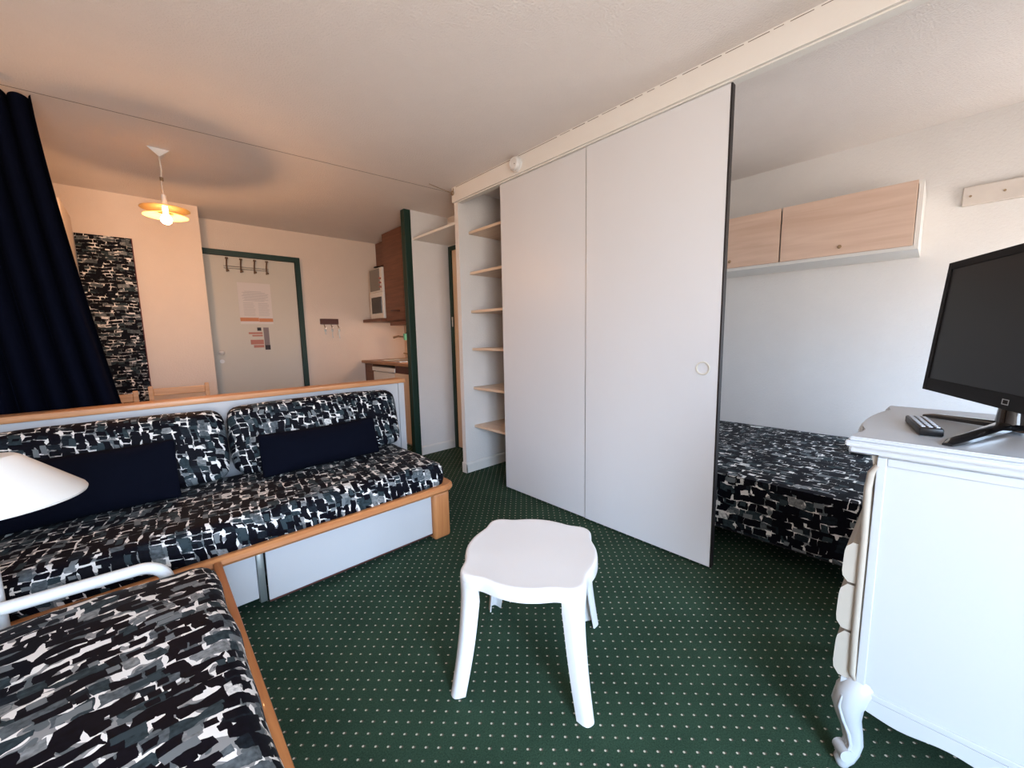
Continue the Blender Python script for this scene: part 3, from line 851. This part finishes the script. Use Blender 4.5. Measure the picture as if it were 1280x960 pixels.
# ================================================================== CURTAIN
def curtain_mesh():
    bm = bmesh.new(); NU, NZ = 130, 26; F = []; Bk = []
    for j in range(NZ + 1):
        v = j / NZ; z = 2.360 - v * 2.345
        ra, rb = [], []
        for i in range(NU + 1):
            u = i / NU
            x1 = -.262 + .15 * (v * 2.35 / 1.45) ** 1.3 * (1 if z > 0 else 1)
            x = XL + .01 + (x1 - XL - .01) * u
            amp = .030 + .018 * v
            ph = u * 2 * PI * 8.5 + .8 * math.sin(3 * u + 2 * v) + .5 * math.sin(7 * u)
            y = 3.02 - .02 * u + amp * math.sin(ph) + .01 * math.sin(5 * v + 9 * u)
            x += .010 * math.cos(ph)
            zz = z + (.005 * math.sin(ph * .5) if j == 0 else 0)
            ra.append(bm.verts.new((x, y, zz))); rb.append(bm.verts.new((x, y + .004, zz)))
        F.append(ra); Bk.append(rb)
    for G, fl in ((F, 0), (Bk, 1)):
        for a, b in zip(G, G[1:]):
            for i in range(NU):
                q = (a[i], a[i + 1], b[i + 1], b[i]); bm.faces.new(q if not fl else q[::-1])
    for j in range(NZ):
        bm.faces.new((F[j][NU], Bk[j][NU], Bk[j + 1][NU], F[j + 1][NU])); bm.faces.new((F[j][0], F[j + 1][0], Bk[j + 1][0], Bk[j][0]))
    for i in range(NU):
        bm.faces.new((F[0][i], Bk[0][i], Bk[0][i + 1], F[0][i + 1])); bm.faces.new((F[-1][i], F[-1][i + 1], Bk[-1][i + 1], Bk[-1][i]))
    return bm
tag(obj('curtain', curtain_mesh(), 'curtain', smooth=80), 'dark navy curtain gathered at the left, hanging from the ceiling wire', 'curtain')

# ================================================================== DINING CORNER
t = thing('fabric_panel', 'tall printed fabric panel on the wall beside the navy curtain', 'wall hanging', (-.14, 4.6, .5))
obj('cloth', box(-.305, .014, 4.585, 4.605, .45, 2.05, .003), 'fabric_panel', t)
obj('hem', box(.014, .020, 4.586, 4.606, .45, 2.05), 'doorcloth', t)
t = thing('wardrobe', 'white cupboard end standing behind the curtain at the left wall', 'wardrobe', (-.58, 4.3, 0))
obj('body', box(XL + .005, -.325, 4.0, 4.6, .0, 2.17, .003), 'warmwall', t)
obj('door', box(-.323, -.309, 4.02, 4.58, .05, 2.16, .002), 'warmwall', t)

def chair(name, label, loc, rz):
    t = thing(name, label, 'chair', loc, 'pine dining chairs')
    x, y = loc[0], loc[1]; W2, D2 = .17, .18
    for sx in (-1, 1):
        obj('back_post', box(x + sx * W2 - .014, x + sx * W2 + .014, y - D2 - .013, y - D2 + .013, 0, .865, .004), 'chair', t)
        obj('leg', box(x + sx * W2 - .017, x + sx * W2 + .017, y + D2 - .017, y + D2 + .017, 0, .43, .004), 'chair', t)
    obj('top_rail', box(x - W2 + .014, x + W2 - .014, y - D2 - .009, y - D2 + .009, .79, .845, .004), 'chair', t)
    obj('back_slat', box(x - W2 + .014, x + W2 - .014, y - D2 - .007, y - D2 + .007, .62, .66, .003), 'chair', t)
    obj('seat', box(x - W2 - .02, x + W2 + .02, y - D2 + .014, y + D2 + .03, .43, .455, .006), 'chair', t)
    for zz in (.2,):
        obj('stretcher', box(x - W2 + .014, x + W2 - .014, y - D2 - .007, y - D2 + .007, zz, zz + .03, .002), 'chair', t)
    t.rotation_euler = (0, 0, rz); return t
chair('dining_chair', 'pine chair whose back top shows above the partition in front of the plain wall', (.19, 4.23, 0), math.radians(-3))
chair('dining_chair', 'pine chair mostly hidden by the curtain, only its post top showing', (-.24, 3.60, 0), PI)

# pendant lamp
px, py = .190, 3.43
t = thing('pendant_lamp', 'double disc pendant lamp glowing over the dining corner', 'pendant lamp', (px, py, 2.4))
bm = bmesh.new()
v = [bm.verts.new(p) for p in ((px - .055, py - .03, 2.399), (px + .055, py - .03, 2.399), (px + .02, py + .055, 2.399), (px - .0, py - .045, 2.345), (px + .01, py + .02, 2.350))]
for f in ((0, 1, 2), (0, 3, 1), (1, 3, 4), (1, 4, 2), (2, 4, 0), (0, 4, 3)): bm.faces.new([v[i] for i in f])
bmesh.ops.recalc_face_normals(bm, faces=bm.faces[:])
obj('ceiling_rose', bm, 'white', t)
obj('cord', tube([(px, py, 2.36), (px + .004, py, 2.28), (px - .003, py, 2.2), (px, py, 2.13)], .003, 8), 'cable', t, smooth=True)
obj('cord_adjuster', tube([(px, py, 2.215), (px, py, 2.235)], .010, 10), 'brass', t)
obj('lamp_holder', tube([(px, py, 2.13), (px, py, 2.06)], [.012, .016], 14), 'white', t, smooth=50)
obj('shade_disc', lathe([(.015, 2.068), (.06, 2.060), (.125, 2.044), (.126, 2.041), (.06, 2.056), (.015, 2.064), (.015, 2.068)], (px, py, 0), 48), 'disc', t, smooth=60)
obj('shade_disc', lathe([(.040, 2.020), (.07, 2.014), (.114, 2.000), (.115, 1.997), (.07, 2.010), (.040, 2.016), (.040, 2.020)], (px, py, 0), 48), 'disc', t, smooth=60)
bb = obj('bulb', lathe([(0, 1.950), (.016, 1.953), (.028, 1.966), (.030, 1.980), (.024, 1.996), (.014, 2.015), (.013, 2.06), (0, 2.06)], (px, py, 0), 24), 'bulb', t, smooth=80)
lp = light('pendant_light', 'POINT', (px, py, 1.925), 25, (1.0, .50, .22), .022)

# ================================================================== ENTRY WALL THINGS
yd = 4.985
t = thing('coat_rack', 'chrome coat rack with four double hooks at the top of the entry door', 'coat rack', (.87, yd, 1.93))
bm = tube([(.675, yd - .012, 1.955), (1.07, yd - .012, 1.955)], .004, 8); tube([(.675, yd - .012, 1.935), (1.07, yd - .012, 1.935)], .004, 8, bm=bm)
obj('rail', bm, 'chrome', t, smooth=50)
for x in (.70, .82, .94, 1.05):
    bm = tube([(x, yd - .004, 1.90), (x, yd - .02, 1.93), (x, yd - .022, 1.97), (x, yd - .05, 2.01), (x, yd - .055, 2.025)], .007, 8)
    tube([(x - .0, yd - .055, 2.020), (x, yd - .055, 2.032)], [.016, .012], 12, bm=bm)
    tube([(x, yd - .022, 1.93), (x, yd - .045, 1.915), (x, yd - .05, 1.905)], .005, 8, bm=bm)
    tube([(x, yd - .05, 1.912), (x, yd - .052, 1.898)], [.014, .012], 12, bm=bm)
    obj('hook', bm, 'darkbrass', t, smooth=50)
t = thing('notice', 'white notice sheet with an orange band taped to the entry door', 'notice', (.92, yd, 1.37))
obj('sheet', box(.772, 1.072, yd - .0025, yd, 1.372, 1.80), 'paper', t)
bm = box(.772, .94, yd - .0032, yd - .0024, 1.40, 1.438); obj('orange_band', bm, 'orange', t)
obj('orange_band', box(.942, 1.072, yd - .0032, yd - .0024, 1.395, 1.432), 'orange', t)
bm = bmesh.new()
for i in range(9):
    z = 1.71 - i * .012; x0 = .80 + random.random() * .03
    box(x0, 1.05 - random.random() * .08, yd - .0031, yd - .0024, z, z + .004, bm=bm)
for i in range(9):
    z = 1.59 - i * .016
    box(.81, .92 - random.random() * .02, yd - .0031, yd - .0024, z, z + .004, bm=bm)
    box(.945, 1.05 - random.random() * .02, yd - .0031, yd - .0024, z, z + .004, bm=bm)
obj('printed_lines', bm, 'paper_grey', t)
t = thing('evacuation_plan', 'small red and grey plan poster on the entry door below the notice', 'poster', (.93, yd, 1.09))
obj('plan_legend', box(.972, 1.022, yd - .0025, yd, 1.145, 1.335), 'greyprint', t)
obj('plan_legend_foot', box(.974, 1.024, yd - .003, yd, 1.095, 1.145), 'darkprint', t)
obj('plan_symbol', box(.915, .952, yd - .003, yd, 1.300, 1.335), 'darkprint', t)
bm = box(.835, .960, yd - .003, yd, 1.265, 1.285); box(.865, .960, yd - .003, yd, 1.240, 1.257, bm=bm)
box(.845, .965, yd - .003, yd, 1.155, 1.205, bm=bm); box(.870, .965, yd - .003, yd, 1.120, 1.148, bm=bm)
obj('plan_blocks', bm, 'red', t)
t = thing('key_rack', 'dark wooden key rack with hanging keys on the wall beside the entry door', 'key rack', (1.67, 5.01, 1.38))
obj('board', box(1.565, 1.775, 4.995, 5.013, 1.372, 1.438, .003), 'darkwood', t)
for x in (1.605, 1.685, 1.76):
    obj('hook', tube([(x, 4.997, 1.372), (x, 4.978, 1.345), (x, 4.965, 1.335), (x, 4.962, 1.35)], .005, 8), 'brass', t, smooth=50)
for i, (x, l) in enumerate(((1.605, .06), (1.685, .10), (1.765, .11))):
    tk = thing('key', ['short key hanging from the left hook of the key rack', 'long key hanging from the middle hook of the key rack', 'bunch of keys hanging from the right hook of the key rack'][i], 'key', (x, 4.965, 1.335), 'keys on the key rack')
    obj('key_ring', tube(arc((x, 4.966, 1.325), .012, 0, 2 * PI, 14), .0018, 6, caps=False), 'chrome', tk)
    bm = tube([(x, 4.967, 1.313), (x, 4.968, 1.313 - l)], .0035, 8)
    box(x - .012, x + .012, 4.964, 4.968, 1.285, 1.312, .002, bm=bm); box(x, x + .009, 4.966, 4.969, 1.313 - l, 1.325 - l, bm=bm)
    if i == 2: tube([(x - .004, 4.964, 1.313), (x - .022, 4.962, 1.24)], .0035, 8, bm=bm)
    obj('key_blade', bm, 'steel', tk)

# ================================================================== KITCHEN
t = thing('upper_cabinet', 'dark brown wooden kitchen wall cabinets behind the green post', 'cabinet', (2.47, 4.05, 1.4))
obj('cabinet_body', box(2.17, 2.648, 3.575, 4.49, 1.39, 2.395), 'kitchen', t)
obj('upper_box', box(2.32, 2.648, 4.49, 5.0, 2.10, 2.395), 'kitchen', t)
for (y0, y1, z0, z1) in ((3.58, 4.03, 1.40, 2.39), (4.035, 4.485, 1.40, 2.39), (4.495, 4.995, 2.11, 2.39)):
    xf = 2.15 if z0 < 2 else 2.30
    dd = obj('door', box(xf, xf + .019, y0, y1, z0, z1, .002), 'kitchen', t)
    if z0 < 2: obj('handle', tube([(2.15, y0 + .1, z0 + .10), (2.13, y0 + .11, z0 + .10), (2.13, y0 + .27, z0 + .11), (2.15, y0 + .28, z0 + .11)], .008, 8), 'darkwood', dd, smooth=50)
tag(obj('microwave_shelf', box(2.085, 2.648, 4.50, 5.01, 1.395, 1.432, .003), 'kitchen'), 'brown shelf under the microwave in the kitchen corner', 'shelf')
t = thing('range_hood', 'thin brown hood panel under the kitchen wall cabinets', 'range hood', (2.4, 4.0, 1.34))
obj('hood_panel', box(2.16, 2.648, 3.60, 4.42, 1.34, 1.385, .005), 'kitchen', t)
obj('lamp_lens', box(2.45, 2.55, 3.95, 4.15, 1.332, 1.340, .002), mat('hood_lamp_lens', (1, .8, .6), .4, emit=(1, .6, .3), estr=6), t)
light('hood_light', 'POINT', (2.45, 4.05, 1.30), 6, (1.0, .58, .32), .04)
t = thing('microwave', 'white microwave with dark window on the kitchen corner shelf', 'microwave', (2.35, 4.69, 1.432))
obj('body', box(2.135, 2.45, 4.51, 4.88, 1.433, 1.745, .006), 'appliance', t)
obj('door_window', box(2.128, 2.136, 4.545, 4.82, 1.495, 1.69, .003), 'glassdark', t)
t = thing('toaster_oven', 'grey fronted mini oven stacked on the white microwave', 'oven', (2.35, 4.69, 1.746))
obj('body', box(2.135, 2.42, 4.51, 4.87, 1.747, 2.03, .006), 'appliance', t)
obj('oven_front', box(2.127, 2.136, 4.57, 4.835, 1.765, 2.02, .003), 'ovenfront', t)
for z in (1.80, 1.85, 1.90):
    obj('knob', tube([(2.134, 4.54, z), (2.112, 4.54, z)], .012, 10), 'red', t, smooth=50)
tag(obj('dark_dish', lathe([(0, 2.03), (.06, 2.031), (.11, 2.05), (.112, 2.054), (.05, 2.06), (0, 2.075)], (2.25, 4.70, 0), 24), 'black', smooth=50), 'small dark lidded dish on top of the mini oven', 'dish')

bm = box(2.03, 2.648, 3.575, 5.01, .885, .918, .004)
tag(obj('worktop', bm, 'worktop'), 'brown wooden kitchen worktop behind the green post', 'worktop')
t = thing('kitchen_cabinet', 'brown kitchen side panel and base under the corner end of the worktop', 'cabinet', (2.35, 4.9, 0))
obj('cabinet_body', box(2.09, 2.648, 4.76, 5.01, .0, .884), 'kitchen', t)
obj('front', box(2.072, 2.089, 4.765, 5.005, .08, .88, .002), 'kitchen', t)
t = thing('dishwasher', 'white appliance under the kitchen worktop seen over the sofa partition', 'appliance', (2.35, 4.44, 0))
obj('body', box(2.10, 2.648, 4.16, 4.755, .0, .80), 'appliance', t)
obj('front', box(2.068, 2.099, 4.165, 4.75, .08, .79, .004), 'appliance', t)
obj('lid', box(2.055, 2.648, 4.16, 4.755, .80, .85, .006), 'appliance', t)
t = thing('kitchen_cupboard', 'cream lower kitchen door panel between partition end and green post', 'cabinet', (2.35, 3.86, 0))
obj('body', box(2.08, 2.648, 3.575, 4.15, .0, .80), 'appliance', t)
obj('door', box(2.05, 2.079, 3.578, 4.147, .03, .80, .004), mat('warm_cupboard_door', (.66, .50, .36), .45, var=.03), t)
obj('top_strip', box(2.06, 2.648, 3.578, 4.147, .80, .884), 'darkwood', t)
t = thing('sink', 'steel sink set into the kitchen worktop', 'sink', (2.35, 4.35, .918))
bm = box(2.12, 2.56, 4.15, 4.18, .9185, .926, .002); box(2.12, 2.56, 4.62, 4.65, .9185, .926, .002, bm=bm)
box(2.12, 2.15, 4.18, 4.62, .9185, .926, .002, bm=bm); box(2.53, 2.56, 4.18, 4.62, .9185, .926, .002, bm=bm)
obj('rim', bm, 'steel', t)
obj('basin', box(2.15, 2.53, 4.18, 4.62, .9185, .9205), 'glassdark', t)
t = thing('faucet', 'chrome kitchen tap with a tall bent spout', 'tap', (2.42, 4.45, .926))
bm = tube([(2.42, 4.45, .926), (2.42, 4.45, 1.06), (2.415, 4.46, 1.15), (2.39, 4.50, 1.20), (2.34, 4.58, 1.215), (2.30, 4.63, 1.20)], [.016, .012, .010, .010, .010, .013], 12)
obj('spout', bm, 'chrome', t, smooth=60)
bm = tube([(2.42, 4.45, .985), (2.36, 4.42, 1.00), (2.31, 4.40, 1.01)], [.014, .008, .007], 10)
obj('lever', bm, 'brass', t, smooth=60)
tag(obj('dish_brush', tube([(2.34, 4.30, .926), (2.345, 4.31, 1.05), (2.34, 4.33, 1.12)], [.022, .010, .018], 12), 'black', smooth=50), 'dark dish brush standing by the kitchen tap', 'brush')
t = thing('soap_holder', 'mint green container hung beside the kitchen tap', 'container', (2.40, 4.50, 1.165))
obj('cup', tube([(2.40, 4.50, 1.165), (2.40, 4.50, 1.245)], [.026, .032], 20), 'mint', t, smooth=50)
obj('hanger', tube([(2.40, 4.50, 1.245), (2.42, 4.44, 1.30), (2.42, 4.40, 1.339)], .006, 8), 'black', t)
